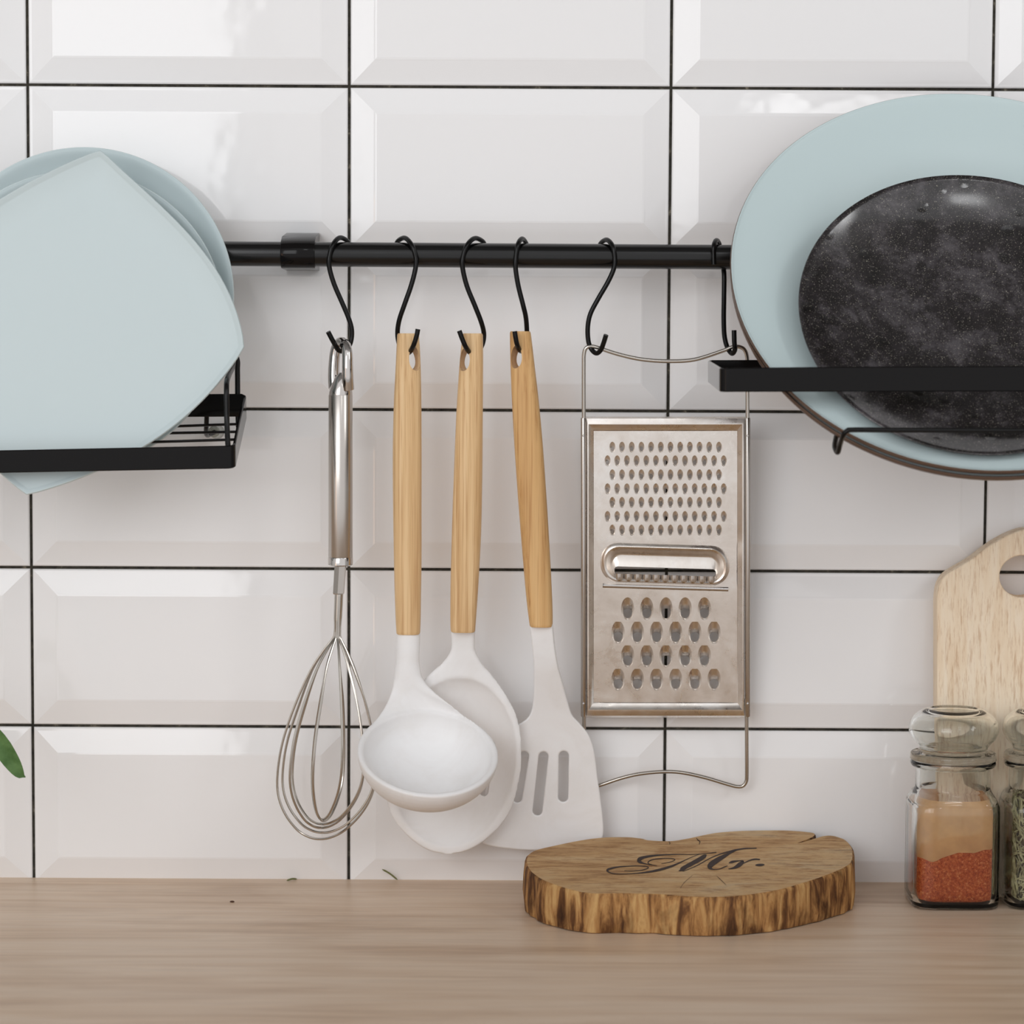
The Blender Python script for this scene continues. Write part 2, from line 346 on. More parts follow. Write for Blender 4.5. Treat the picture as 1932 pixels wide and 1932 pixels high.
for lab, pts in HK:
    tag(mk('s_hook', ptube(pts, .00152, 6, 12), M['black'], loc=P(pts[3][0], 452, ROD_D)), 'black metal ' + lab, 'hook', 'S hooks on the black rail')

# ------------------------------------------------------------------ utensils
def handle_geo(rows, d, ht, n=28):
    rings = []
    tab_l = [(r[0], r[1]) for r in rows]; tab_r = [(r[0], r[2]) for r in rows]
    v0, v1 = rows[0][0], rows[-1][0]; k = 40
    vs = [v0, v0 + 1.2, v0 + 3] + [v0 + 8 + (v1 - v0 - 14) * i / k for i in range(k + 1)] + [v1 - 2, v1 - .5, v1]
    for v in vs:
        l, r = smooth_tab(tab_l, v), smooth_tab(tab_r, v); c = P((l + r) / 2, v, d); hw = (r - l) / 2 * S(d)
        t = ht * (.80 + .2 * min(1, (v - v0) / 120)); e = 1
        if v - v0 < 3: e = .93 + .07 * (v - v0) / 3
        if v1 - v < 2: e = .95 + .05 * (v1 - v) / 2
        ring = []
        for j in range(n):
            a = 2 * math.pi * j / n; ca, sa = math.cos(a), math.sin(a)
            ring.append(c + Vector((math.copysign(abs(ca) ** .72, ca) * hw * e, math.copysign(abs(sa) ** .72, sa) * t * e, 0)))
        rings.append(ring)
    return loft(rings)
def hole_geo(u, v, rx, ry, d, yaw, lean):
    rings = []
    for s in (-.02, .02):
        rings.append([])
        for j in range(28):
            a = 2 * math.pi * j / 28; px, py = math.cos(a) * rx * (1 - .22 * math.sin(a)), -math.sin(a) * ry
            c = P(u + px + py * lean, v + py, d)
            rings[-1].append(c + Vector((yaw * s, -s, 0)))
    return loft(rings)
HD = .051
UT = {}
def utensil(name, label, cat, rows, hole, m):
    t = thing(name, P((rows[0][1] + rows[0][2]) / 2, rows[0][0], HD), label, cat, 'white headed utensils on the rail')
    h = mk('handle', handle_geo(rows, HD, .0066), m, t); cut(h, hole_geo(*hole)); return t
ladle = utensil('ladle', 'white silicone soup ladle with bamboo handle, its deep bowl in front of the spoon', 'ladle',
    [(629, 749.5, 790), (650, 748.5, 792), (700, 746, 794), (760, 743, 795), (850, 741, 795.5), (960, 741.5, 795.5), (1050, 743, 795.5), (1120, 744.5, 794.5), (1185, 747, 793.5), (1196, 748, 792.5)],
    (777, 676, 12, 23, HD, .42, .10), M['bamboo'])
spoon = utensil('serving_spoon', 'white silicone serving spoon with bamboo handle, hanging half behind the ladle', 'spoon',
    [(629, 873, 911), (660, 869.5, 911.5), (700, 866, 911.5), (780, 861, 911), (900, 856, 910), (1000, 852.5, 908), (1100, 850, 903), (1180, 849.5, 897.5), (1192, 850.5, 896.5)],
    (882, 678, 12, 22, HD, -.42, -.08), M['bamboo'])
turner = utensil('slotted_turner', 'white silicone slotted turner with tilted bamboo handle, nearest the grater', 'turner',
    [(625, 962, 1001), (640, 962, 1003), (700, 963.5, 1010), (760, 966, 1017), (850, 971, 1025), (950, 978, 1032), (1050, 986, 1038), (1130, 993, 1042), (1172, 998, 1043), (1182, 999.5, 1042)],
    (980, 673, 12, 22, HD, -.42, -.06), M['bamboo_dark'])

def remesh(o, vox, it=6):
    md = o.modifiers.new('r', 'REMESH'); md.mode = 'VOXEL'; md.voxel_size = vox; md.use_smooth_shade = True
    sm = o.modifiers.new('s', 'SMOOTH'); sm.factor = .5; sm.iterations = it
    return bake(o)
# ladle head: bowl (half ellipsoid shell) + flared neck, fused into one surface
def ladle_head():
    c = P(807.5, 1419, .088); bt = math.radians(28)
    lat = Vector((math.cos(.09), 0, -math.sin(.09))); s = Vector((0, -math.cos(bt), -math.sin(bt))); s = (s - lat * s.dot(lat)).normalized(); n = s.cross(lat).normalized()
    if n.z < 0: n = -n
    A, B, D, t = .0435, .0428, .031, .0040; seg = 64; rings = []
    def pt(f, a, k): return c + lat * (math.cos(a) * B * f) + s * (math.sin(a) * A * f) - n * k
    for q in range(15):                                        # outside, from the bottom to the rim
        th = math.pi / 2 * q / 14; rings.append([pt(max(math.sin(th), .002), 2*math.pi*j/seg, D * math.cos(th)) for j in range(seg)])
    rings.append([pt(1 - t * .5 / B, 2*math.pi*j/seg, -.0009) for j in range(seg)])
    for q in range(15):
        th = math.pi / 2 * (1 - q / 14); f = 1 - t / B; rings.append([pt(max(f * math.sin(th), .002), 2*math.pi*j/seg, (D - t) * math.cos(th)) for j in range(seg)])
    bowl = loft(rings)
    # neck and flare
    K, R = 13, 12; fr, bk = [], []
    top = [(1190, 747.5, 793), (1219, 747, 792), (1245, 746.7, 791), (1265, 744, 793)]
    for v, l, r in top:
        th = .0062 - .0012 * (v - 1190) / 75; rowf, rowb = [], []
        for k in range(K):
            x = -1 + 2 * k / (K - 1); q = P((l + r) / 2 + x * (r - l) / 2, v, HD - .0005); w = th * math.sqrt(max(0, 1 - .9 * x * x))
            rowf.append(q + Vector((0, -w, 0))); rowb.append(q + Vector((0, w, 0)))
        fr.append(rowf); bk.append(rowb)
    l, r = top[-1][1:]
    for i in range(1, R + 1):
        q = i / R; rowf, rowb = [], []
        for k in range(K):
            x = -1 + 2 * k / (K - 1)
            a0 = P((l + r) / 2 + x * (r - l) / 2, 1265, HD - .0005); a = -math.pi / 2 + x * math.radians(66)
            a1 = pt(.985, a, .0008); tang = (lat * (-math.sin(a) * B) + s * (math.cos(a) * A)).normalized() * (1 if x > 0 else -1)
            m0 = Vector((0, 0, -1)) * .040; m1 = (tang * abs(x) * .075 + Vector((0, -.2, -.9)).normalized() * (1 - abs(x)) * .03)
            h00, h10, h01, h11 = 2*q**3 - 3*q*q + 1, q**3 - 2*q*q + q, -2*q**3 + 3*q*q, q**3 - q*q
            p = a0 * h00 + m0 * h10 + a1 * h01 + m1 * h11
            w = (.005 * (1 - q) + .0018 * q) * (math.sqrt(max(0, 1 - .9 * x * x)) * (1 - q) + .8 * q)
            rowf.append(p + Vector((0, -w, w * q * .3))); rowb.append(p + Vector((0, w, -w * q)))
        fr.append(rowf); bk.append(rowb)
    return join(bowl, loft([f + list(reversed(b)) for f, b in zip(fr, bk)]))
o = mk('ladle_head', ladle_head(), M['silicone'], ladle); remesh(o, .00075, 4)
# spoon head
def spoon_rows():
    hr = [(1187, 23.5), (1219, 22.3), (1232, 25.3), (1252.5, 39), (1265, 52), (1278, 64.7), (1294, 77), (1309, 88), (1335, 104), (1361, 115), (1387, 121.5), (1413, 125), (1439, 127), (1465, 127), (1490, 124), (1516, 118.5), (1542, 107), (1562, 93), (1580, 75), (1593, 58), (1603, 40), (1608, 24), (1611, 3)]
    cu = [(1187, 873.5), (1232, 873.5), (1278, 868), (1361, 863), (1439, 856.5), (1516, 849.5), (1568, 847.5), (1611, 846)]
    dd = [(1187, .0505), (1230, .045), (1280, .042), (1400, .0385), (1611, .0355)]
    return hr, cu, dd
def spoon_head():
    hr, cu, dd = spoon_rows(); nv, nu = 90, 44; fr, bk = [], []
    vs = [1187 + (1611 - 1187) * (1 - (1 - i / nv) ** 1.25) for i in range(nv + 1)]
    vc, va = 1440, 171
    def outline_r(v): return smooth_tab(hr, v)
    for v in vs:
        w = outline_r(v); c = smooth_tab(cu, v); d = smooth_tab(dd, v); rf, rb = [], []
        for k in range(nu + 1):
            x = math.sin((-1 + 2 * k / nu) * math.pi / 2)
            # distance (px) to the outline, roughly; dish starts inside a 13 px rim
            yv = (v - vc) / (va + (6 if v < vc else 0)); rr = 1 - yv * yv
            dish = 0
            if rr > 0:
                inner = math.sqrt(rr) * 128
                rad = math.sqrt((x * w / 128) ** 2 + yv * yv) / .915
                if rad < 1: dish = .012 * min(1, (1 - rad ** 2.6)) ** .75
            th = (.0050 if v < 1245 else .0050 - .0028 * min(1, (v - 1245) / 60))
            edge = math.sqrt(max(0, 1 - abs(x) ** 6)) * .9 + .1
            q = P(c + x * w, v, d)
            lift = .0012 * max(0, min(1, (v - 1260) / 60))
            rf.append(q + Vector((0, dish - th * edge * .5 - lift, 0))); rb.append(q + Vector((0, dish * .93 + th * edge * .5, 0)))
        fr.append(rf); bk.append(rb)
    return loft([f + list(reversed(b)) for f, b in zip(fr, bk)])
o = mk('spoon_head', spoon_head(), M['silicone'], spoon, angle=0); remesh(o, .0011, 3)
def cap_geo(u0, v0, u1, v1, r, d, ly=.02):
    ang = math.atan2(v1 - v0, u1 - u0); ol = []
    for k in range(13): a = ang - math.pi / 2 + math.pi * k / 12; ol.append((u1 + math.cos(a) * r, v1 + math.sin(a) * r))
    for k in range(13): a = ang + math.pi / 2 + math.pi * k / 12; ol.append((u0 + math.cos(a) * r, v0 + math.sin(a) * r))
    return loft([[P(u, v, d) + Vector((0, s, 0)) for u, v in ol] for s in (-ly, ly)]), ol
cut(o, cap_geo(926, 1400, 913, 1488, 9, .02, .03)[0])
# turner head
right = [(1043, 1176), (1043.8, 1183), (1047, 1219), (1053.4, 1257.6), (1062.4, 1291), (1071.5, 1325), (1079, 1348), (1094.8, 1366), (1109, 1384), (1118, 1405), (1123, 1431), (1127, 1465), (1132, 1500), (1137, 1542), (1138.5, 1568), (1135, 1583), (1123, 1591.5)]
bott = [(1100, 1595.5), (1074, 1599), (1009, 1603.7), (957.6, 1600.5), (919, 1594), (907, 1586), (902, 1572)]
left = [(908, 1535), (918, 1480), (923, 1440), (929, 1415), (942, 1392), (962, 1377), (981, 1365), (996.4, 1353), (1004, 1335), (1007, 1304), (1007.3, 1265), (1006, 1239.5), (1003, 1211), (999.5, 1183), (999.5, 1176)]
ol = [tuple(p) for p in cr([Vector((a, b)) for a, b in right + bott + left], 5)]
slots = [cap_geo(1025.4, 1427, 1014, 1529, 9.2, 0)[1], cap_geo(1063.7, 1426, 1062.5, 1503, 9.5, 0)[1], cap_geo(989, 1426, 976, 1505, 9, 0)[1]]
TD = [(1176, .0505), (1250, .0445), (1340, .033), (1400, .028), (1500, .0235), (1604, .0205)]
vv, ff = extr([ol] + slots, 12, 3.2)
vv = [P(a, b, smooth_tab(TD, b)) + Vector((0, -z * S(.03) * lerp([(1176, 1.9), (1260, 1.5), (1380, .7), (1604, .55)], b), 0)) for a, b, z in vv]
mk('turner_head', (vv, ff), M['silicone'], turner, angle=50)

# whisk
wk = thing('balloon_whisk', P(643, 650, .05), 'stainless steel balloon whisk with thin wire loops, leftmost of the hanging utensils', 'whisk')
def cyl(rows, d, seg=28, flat=1):
    rings = []
    for v, l, r in rows:
        c = P((l + r) / 2, v, d); hw = (r - l) / 2 * S(d)
        rings.append([c + Vector((math.cos(2*math.pi*j/seg) * hw, math.sin(2*math.pi*j/seg) * hw * flat, 0)) for j in range(seg)])
    return loft(rings)
WD = .051
mk('handle', cyl([(744, 621, 664), (745.5, 619.7, 665.2), (1050, 619.5, 665.5), (1051, 620, 665)], WD), M['steel'], wk)
mk('end_cap', cyl([(1051, 619.5, 665.5), (1052, 618.8, 666), (1065, 618.8, 666), (1067, 621, 664), (1067.5, 630, 655)], WD), M['chrome'], wk)
nk = cyl([(703, 640, 656), (712, 632, 659), (722, 627, 661.5), (733, 622.5, 664), (741, 620.5, 665), (745, 620.3, 665)], WD)
lp = tube(cr([P(*p) for p in ((631, 733, .046), (629.5, 712, .0445), (630, 690, .043), (632, 668, .0425), (636, 652, .0435), (643, 645.5, .0475), (651, 650, .052), (655, 664, .0555), (655.5, 690, .0575), (656, 712, .057), (657, 734, .055))], 6),
          [.0032 + .0014 * abs(i / 60 - .5) ** 1.5 for i in range(61)], 14)
mk('hanging_loop', join(nk, lp), M['chrome'], wk)
rings = []
for v, l, r in ((1064, 631.5, 653.5), (1119, 628.5, 649.5), (1121, 629.5, 648.5)):
    c = P((l + r) / 2, v, WD); h = (r - l) / 2 * S(WD); rings.append([c + Vector((math.cos(a) * h * 1.08, math.sin(a) * h * 1.08, 0)) for a in [math.radians(k * 60 + 22) for k in range(6)]])
mk('ferrule', loft(rings), M['steel'], wk, angle=20)
RHO = [(1125, 4.5), (1165, 4.5), (1190, 4.8), (1204, 7), (1226, 21), (1265, 42), (1331, 67), (1400, 86), (1457, 92.5), (1499, 88.5), (1535, 72), (1565, 46), (1579, 22), (1583, 0)]
AX = [(1120, 639.5), (1165, 637.5), (1199, 636), (1250, 629.5), (1358, 621.5), (1484, 614.5), (1583, 604)]
for k, (cs, sg, vm, tw) in enumerate(((1., .0, 1583, 0), (.94, 1, 1571, 4), (.75, -1, 1562, 0), (.72, 1, 1555, 2), (.31, -1, 1549, 3), (.3, 1, 1546, 0))):
    sn = sg * math.sqrt(1 - cs * cs) * .9 if sg else .12; pts = []
    for side in (-1, 1):
        row = []
        for i, (v, r) in enumerate(RHO):
            vp = 1125 + (v - 1125) * (1 if v < 1200 else 1 - (1583 - vm) / 458 * (v - 1200) / 383)
            row.append(P(smooth_tab(AX, vp) + side * r * cs + tw * (v > 1300), vp, WD + side * r * sn * S(WD) + (k - 2.5) * .0003))
        pts += row if side < 0 else list(reversed(row))[1:]
    mk('wire', tube(cr(pts, 5), .00078, 8), M['wire_steel'], wk)
stem = [P(smooth_tab(AX, v), v, WD) for v in (1115, 1140, 1165, 1190, 1202)]
mk('wire_stem', tube(stem, [.0027, .0027, .0026, .0021, .0016], 14), M['wire_steel'], wk)

# ------------------------------------------------------------------ grater
gd = [(640, .0455), (1490, .0135)]
def GP(u, v, h=0): return P(u, v, lerp(gd, v) + h)
gr = thing('flat_grater', GP(1256, 660), 'flat steel hand grater in a wire frame, hung from two hooks', 'grater')
top = [(1101.5, 828), (1101.3, 760), (1101.3, 690), (1101.8, 668), (1105.5, 657), (1114, 653.5), (1128, 656), (1165, 668), (1210, 678), (1260, 681.5), (1310, 678.5), (1362, 662.5), (1380, 655.5), (1393, 654), (1404, 659.5), (1409.5, 674), (1410, 700), (1410.2, 760), (1410.5, 828)]
mk('wire_handle', tube(cr([GP(u, v, .0005) for u, v in top], 6), .00125, 10), M['wire_steel'], gr)
bot = [(1102, 1318), (1102, 1400), (1102.3, 1462), (1106, 1478), (1116, 1484), (1132, 1481.5), (1171, 1468.5), (1208, 1460), (1253, 1456), (1288, 1458), (1330, 1467), (1372, 1479.5), (1390, 1484), (1401, 1483), (1407.5, 1475), (1409, 1460), (1408.8, 1400), (1408.6, 1318)]
mk('wire_foot', tube(cr([GP(u, v, .0005) for u, v in bot], 6), .00125, 10), M['wire_steel'], gr)
for u, sg in ((1100.8, -1), (1410.5, 1)):
    s = mk('side_channel', tube([GP(u, v, .0004) for v in (788, 790, 1070, 1350, 1352)], [.0014, .0017, .0017, .0017, .0014], 14), M['steel'], gr)
    for v in (822, 1327): mk('rivet', lathe([(.0004, .0), (.0007, .0004), (.0007, .0001)], (GP(u, v, .0021), Vector((1, 0, 0)), Vector((0, 0, 1)), Vector((0, -1, 0))), 12), M['chrome'], s)
HB = -.0012
def rect_ring(u0, v0, u1, v1, h, n=6):
    o = []
    for a, b in (((u0, v0), (u1, v0)), ((u1, v0), (u1, v1)), ((u1, v1), (u0, v1)), ((u0, v1), (u0, v0))):
        o += [GP(a[0] + (b[0] - a[0]) * i / n, a[1] + (b[1] - a[1]) * i / n, h) for i in range(n)]
    return o
GV, GF = [], []
def addg(g):
    k = len(GV); GV.extend(g[0]); GF.extend([tuple(i + k for i in f) for f in g[1]])
addg(loft([rect_ring(1105.5, 786.5, 1405.5, 1353.5, -.0035), rect_ring(1105.8, 787, 1405, 1353, -.0015), rect_ring(1107, 790, 1404, 1350, .0005), rect_ring(1108.5, 798, 1403, 1342, .0016), rect_ring(1110.5, 800.5, 1400.5, 1339, .0017), rect_ring(1112.5, 802, 1399, 1337.5, .0012), rect_ring(1118, 810, 1392.5, 1327.5, HB + .0003), rect_ring(1120, 813, 1391, 1325, HB)], caps=False))
def quad(u0, v0, u1, v1): addg(([GP(u0, v0, HB), GP(u1, v0, HB), GP(u1, v1, HB), GP(u0, v1, HB)], [(0, 1, 2, 3)]))
def ring_cell(u0, v0, u1, v1, loops, n=20, tail=None):        # rectangle -> loops of (centre u, centre v, rx, ry, h), open hole inside the last
    rings = []; r0 = []; cu_, cv = loops[0][0], loops[0][1]
    for j in range(n):
        a = 2 * math.pi * j / n; dx, dy = math.cos(a), math.sin(a)
        tx = ((u1 - cu_) if dx > 0 else (cu_ - u0)) / max(abs(dx), 1e-6); ty = ((v1 - cv) if dy > 0 else (cv - v0)) / max(abs(dy), 1e-6); t = min(tx, ty)
        r0.append([cu_ + dx * t, cv + dy * t])
    for cx, cy in ((u0, v0), (u1, v0), (u1, v1), (u0, v1)):
        b = min(r0, key=lambda q: (q[0] - cx) ** 2 + (q[1] - cy) ** 2); b[0], b[1] = cx, cy
    rings.append([GP(q[0], q[1], HB) for q in r0])
    for c, d, rx, ry, h in loops: rings.append([GP(c + math.cos(2*math.pi*j/n) * rx, d + math.sin(2*math.pi*j/n) * ry, HB + (h(math.sin(2*math.pi*j/n)) if callable(h) else h)) for j in range(n)])
    addg(loft(rings, caps=False))
UL, UR = 1120, 1391
def tooth_row(v0, v1, us, step, vd, rx, vt, vb, rd, depth, n):
    ul, ur = us[0] - step / 2, us[-1] + step / 2; quad(UL, v0, ul, v1); quad(ur, v0, UR, v1); vc = (vt + vb) / 2; ry = (vb - vt) / 2
    for u in us:
        ring_cell(u - step / 2, v0, u + step / 2, v1, [(u, vc, rx * 1.12, ry * 1.06, 0), (u, vc, rx, ry, lambda s: -depth * .12),
            (u, vc + (vd - vc) * .45, rx * .8, ry * .72 , lambda s: -depth * (.45 if s < 0 else .3)), (u, vd, rd * 1.04, rd * 1.04, lambda s: -depth * (.8 - .35 * s)), (u, vd, rd * .98, rd * .98, lambda s: -depth * (1. - .35 * s))], n)
quad(UL, 813, UR, 833)
sm_v = [847.3, 873, 899.4, 925.8, 951.5, 978, 1003.6]; b0 = 833
for k, vd in enumerate(sm_v):
    b1 = (vd + sm_v[k + 1]) / 2 - 2 if k < 6 else 1014
    us = [1155.3 + 18.28 * i for i in range(12)] if k % 2 == 0 else [1146.2 + 18.27 * i for i in range(13)]
    tooth_row(b0, b1, us, 18.27, vd, 5.2, vd - 13.5, vd + 6.2, 4.4, .0016, 16); b0 = b1
quad(UL, 1014, UR, 1022)
# slicer slot: raised ridge, sloped lip, long opening
def rr(u0, v0, u1, v1, h, rad, n=8, dv=3.5):
    o = []
    for cx, cy, a0 in ((u1 - rad, v0 + rad, -90), (u1 - rad, v1 - rad, 0), (u0 + rad, v1 - rad, 90), (u0 + rad, v0 + rad, 180)):
        for k in range(n):
            a = math.radians(a0 + 90 * k / (n - 1)); x, y = cx + rad * math.cos(a), cy + rad * math.sin(a)
            o.append((x, y + dv * ((x - 1255) / 120), h))
    return o
def seq(o): return [GP(x, y, HB + h) for x, y, h in o]
s1 = rr(1133, 1027, 1376, 1102, 0, 34)
outer = []
for x, y, h in s1:
    dx, dy = x - 1254.5, y - 1064.5; t = min((135.5 if dx > 0 else 134.5) / max(abs(dx), 1e-6), (42.5) / max(abs(dy), 1e-6)); outer.append([1254.5 + dx * t, 1064.5 + dy * t])
for cx, cy in ((UL, 1022), (UR, 1022), (UR, 1107), (UL, 1107)):
    b = min(outer, key=lambda q: (q[0] - cx) ** 2 + (q[1] - cy) ** 2); b[0], b[1] = cx, cy
addg(loft([[GP(x, y, HB) for x, y in outer], seq(s1), seq(rr(1136, 1030, 1373, 1100, .0012, 32)), seq(rr(1140, 1034, 1369.5, 1098, .0018, 29)), seq(rr(1144, 1037, 1366, 1096, .0013, 27)), seq(rr(1149, 1043, 1361, 1093, -.0020, 22)),
    seq(rr(1153, 1047, 1357, 1091, -.0034, 20)), seq(rr(1155, 1050, 1355, 1090.5, -.0036, 18)), seq(rr(1158, 1066, 1352, 1089, -.0020, 11)), seq(rr(1159, 1071, 1351, 1086.5, -.0014, 7)), seq(rr(1159.5, 1071.5, 1350.5, 1086, -.0018, 7))], caps=False))
quad(UL, 1107, UR, 1122)
lg = [(1157.4, 5), (1202, 6), (1246.3, 5), (1290.4, 6)]; b0 = 1122
for k, (vd, n) in enumerate(lg):
    b1 = vd + 15.5 if k < 3 else 1310
    us = [1184.2 + 36.2 * i for i in range(5)] if n == 5 else [1166.2 + 36.2 * i for i in range(6)]
    tooth_row(b0, b1, us, 36.2, vd, 11.2, vd - 29.5, vd + 11.5, 9.8, .0034, 28); b0 = b1
quad(UL, 1310, UR, 1325)
go = mk('grating_plate', (GV, GF), M['grater'], gr, angle=32)
pn = GP(1250, 900).__sub__(GP(1250, 1000)).cross(GP(1300, 900) - GP(1250, 900)).normalized()
for p in go.data.polygons: p.use_smooth = abs(p.normal.dot(pn)) < .9995
md = go.modifiers.new('thick', 'SOLIDIFY'); md.thickness = .0003; md.offset = 0
for i in range(11):                                            # scalloped blade below the slot
    u = 1168.5 + 17.35 * i; dv = 3.5 * (u - 1255) / 120; rows = []
    for a in range(7):
        y = -1 + 2 * a / 6; rows.append([GP(u + 8.3 * x, 1093.5 + dv + y * 8.5, HB + .0001 + .0023 * math.sqrt(max(0, 1 - x * x)) * math.sqrt(max(0, 1 - max(0, y) ** 2))) for x in [-1 + 2 * b / 10 for b in range(11)]])
    mk('blade_scallop', loft(rows, caps=False, closed=False), M['chrome'], go, angle=0)
mk('stiffening_rib', tube(cr([GP(u, 1108 + (u - 1255) * .030, HB - .0002) for u in (1139, 1142, 1200, 1255, 1320, 1369, 1373)], 4), [0.0002 if i in (0, 24) else .0015 for i in range(25)], 12), M['chrome'], go)

# ------------------------------------------------------------------ racks
def strip(pts, h0, h1, th):                                   # flat bar standing on edge: pts = (top point, bottom point)
    rings = []
    for i, (a, b) in enumerate(pts):
        p, q = pts[max(i - 1, 0)], pts[min(i + 1, len(pts) - 1)]
        t = (q[0] - p[0]).normalized(); up = (a - b).normalized(); n = t.cross(up).normalized() * (th / 2)
        e = up * min(.0008, th * .3)
        rings.append([a - e - n, a - n * .4, a + n * .4, a - e + n, b + e + n, b + n * .4, b - n * .4, b + e - n])
    return loft(rings)
LB, LF = .052, .122
lr = thing('dish_rack', P(445, 760, .05), 'black wire dish rack at left holding the square mint plate, front bar sagging', 'rack')
LN = -330
def lfront(u): return 840.5 + (442 - u) * .0207, 884 + (442 - u) * .0184
pts = [(P(u, lfront(u)[0], LF), P(u, lfront(u)[1], LF)) for u in (LN, 0, 200, 400, 430)]
for k in range(1, 6):
    a = math.radians(k * 18); d = LF - .004 * (1 - math.cos(a)); u = 430 + math.sin(a) * 12
    pts.append((P(u, 840.5 - (LF - d) * 1000, d), P(u, 884 - (LF - d) * 900, d)))
mk('front_bar', strip(pts, 0, 0, .0018), M['black_satin'], lr)
mk('side_bar', strip([(P(442, 837.5, LF - .004), P(442, 881, LF - .004)), (P(451, 792, .087), P(452, 838, .087)), (P(461.5, 747.5, LB + .001), P(462.5, 790, LB + .001))], 0, 0, .0018), M['black_satin'], lr)
mk('side_bar', strip([(P(LN, lfront(LN)[0], LF), P(LN, lfront(LN)[1], LF)), (P(LN, 751, LB), P(LN, 794, LB))], 0, 0, .0018), M['black_satin'], lr)
mk('back_bar', strip([(P(LN, 751, LB), P(LN, 794, LB)), (P(200, 745, LB), P(200, 787.5, LB)), (P(456, 743, LB), P(456, 786, LB)), (P(462, 746, LB + .0015), P(462, 789, LB + .0015))], 0, 0, .0018), M['black_satin'], lr)
for (ua, va), (ub, vb), d in (((329, 804.3), (445, 800.3), .054), ((314, 817.3), (444, 814.8), .0735), ((291, 834), (441, 829.4), .096)):
    k = (vb - va) / (ub - ua); mk('shelf_wire', tube([P(LN, va + (LN - ua) * k, d), P(60, va + (60 - ua) * k, d), P(ub + 4, vb + 4 * k, d)], .00085, 8), M['black'], lr)
def upright(u, s): return join(ptube([(u - 36*s, rod_v(u) + 14, .0282), (u - 36*s, rod_v(u) - 20, .0290), (u - 36*s, rod_v(u) - 31, .038), (u - 36*s, rod_v(u) - 20, .0474), (u - 36*s, rod_v(u) + 12, .0480), (u - 34*s, 560, .0470), (u - 18*s, 630, .0470), (u + 0.5*s, 675, .0475), (u + 2*s, 700, .0480), (u + 2.5*s, 765, .0490), (u + 4*s, 806, .0490)], .00165, 6, 10))
mk('hanging_upright', upright(446, 1), M['black'], lr); mk('hanging_upright', upright(LN + 30, -1), M['black'], lr)
mk('support_wire', ptube([(441, 677, .056), (438, 694, .066), (432, 707, .088), (428, 720, .104), (427.3, 740, .110), (428, 790, .112), (429.5, 830, .1165), (431, 850, .119)], .00165, 6, 10), M['black'], lr)
mk('wall_leg', ptube([(391.5, 742, .0495), (390.5, 770, .049), (389.5, 800, .046), (389, 815, .040), (391, 821, .032), (397, 819, .026), (405, 815, .022)], .0015, 6, 10), M['black'], lr)
c = P(407, 814.5, .0125)
mk('rubber_foot', lathe([(.0001, .0095), (.0022, .0095), (.0036, .008), (.0036, .003), (.0042, -.003), (.0046, -.0067), (.0001, -.0067)], (c, Vector((1, 0, 0)), Vector((0, 0, 1)), Vector((-.02, -1, .05)).normalized()), 28), M['rubber'], lr)

RB, RFD = .078, .184
r2 = thing('plate_rack', P(1350, 700, .08), 'black wire plate rack at right holding the mint plates and black plate', 'rack')
RN = 2330
pts = [(P(RN, 689, RFD), P(RN, 737.5, RFD)), (P(1932, 690.5, RFD), P(1932, 738.5, RFD)), (P(1600, 692, RFD), P(1600, 739, RFD)), (P(1376, 694, RFD), P(1376, 739.5, RFD))]
for k in range(1, 6):
    a = math.radians(k * 18); d = RFD - .005 * (1 - math.cos(a)); u = 1376 - math.sin(a) * 16
    pts.append((P(u, 694.2, d), P(u, 739.6 - (RFD - d) * 120, d)))
mk('front_bar', strip(pts, 0, 0, .0018), M['black_satin'], r2)
mk('side_bar', strip([(P(1360, 694.3, RFD - .005), P(1360, 739, RFD - .005)), (P(1338.5, 680.5, RB + .002), P(1338.5, 722, RB + .002))], 0, 0, .0018), M['black_satin'], r2)
mk('back_bar', strip([(P(1338, 680.5, RB + .002), P(1338, 722, RB + .002)), (P(1344, 679.5, RB), P(1344, 721, RB)), (P(1700, 678, RB), P(1700, 719, RB)), (P(RN, 674, RB), P(RN, 716, RB))], 0, 0, .0018), M['black_satin'], r2)
hw = [(1596, 720, .068), (1592, 760, .100), (1582, 806, .150), (1575, 838, .178), (1577, 849, .187), (1581, 853, .191), (1585, 838, .197), (1590.5, 822, .205), (1598, 813.5, .207), (1612, 811, .207), (1700, 811.5, .207), (1932, 812, .207), (2060, 812, .207), (2082, 815, .207), (2092, 838, .198), (2098, 853, .190), (2100, 838, .178), (2096, 806, .15), (2090, 760, .1), (2086, 720, .068)]
mk('support_wire', ptube(hw, .0015, 6, 10), M['black'], r2)
for u in (1880, 2180):
    mk('hanging_upright', ptube([(u, rod_v(u) + 14, .0282), (u, rod_v(u) - 20, .029), (u, rod_v(u) - 31, .038), (u, rod_v(u) - 20, .0474), (u, rod_v(u) + 12, .0480), (u, 560, .05), (u, 650, .058), (u, 700, .064)], .00165, 6, 10), M['black'], r2)

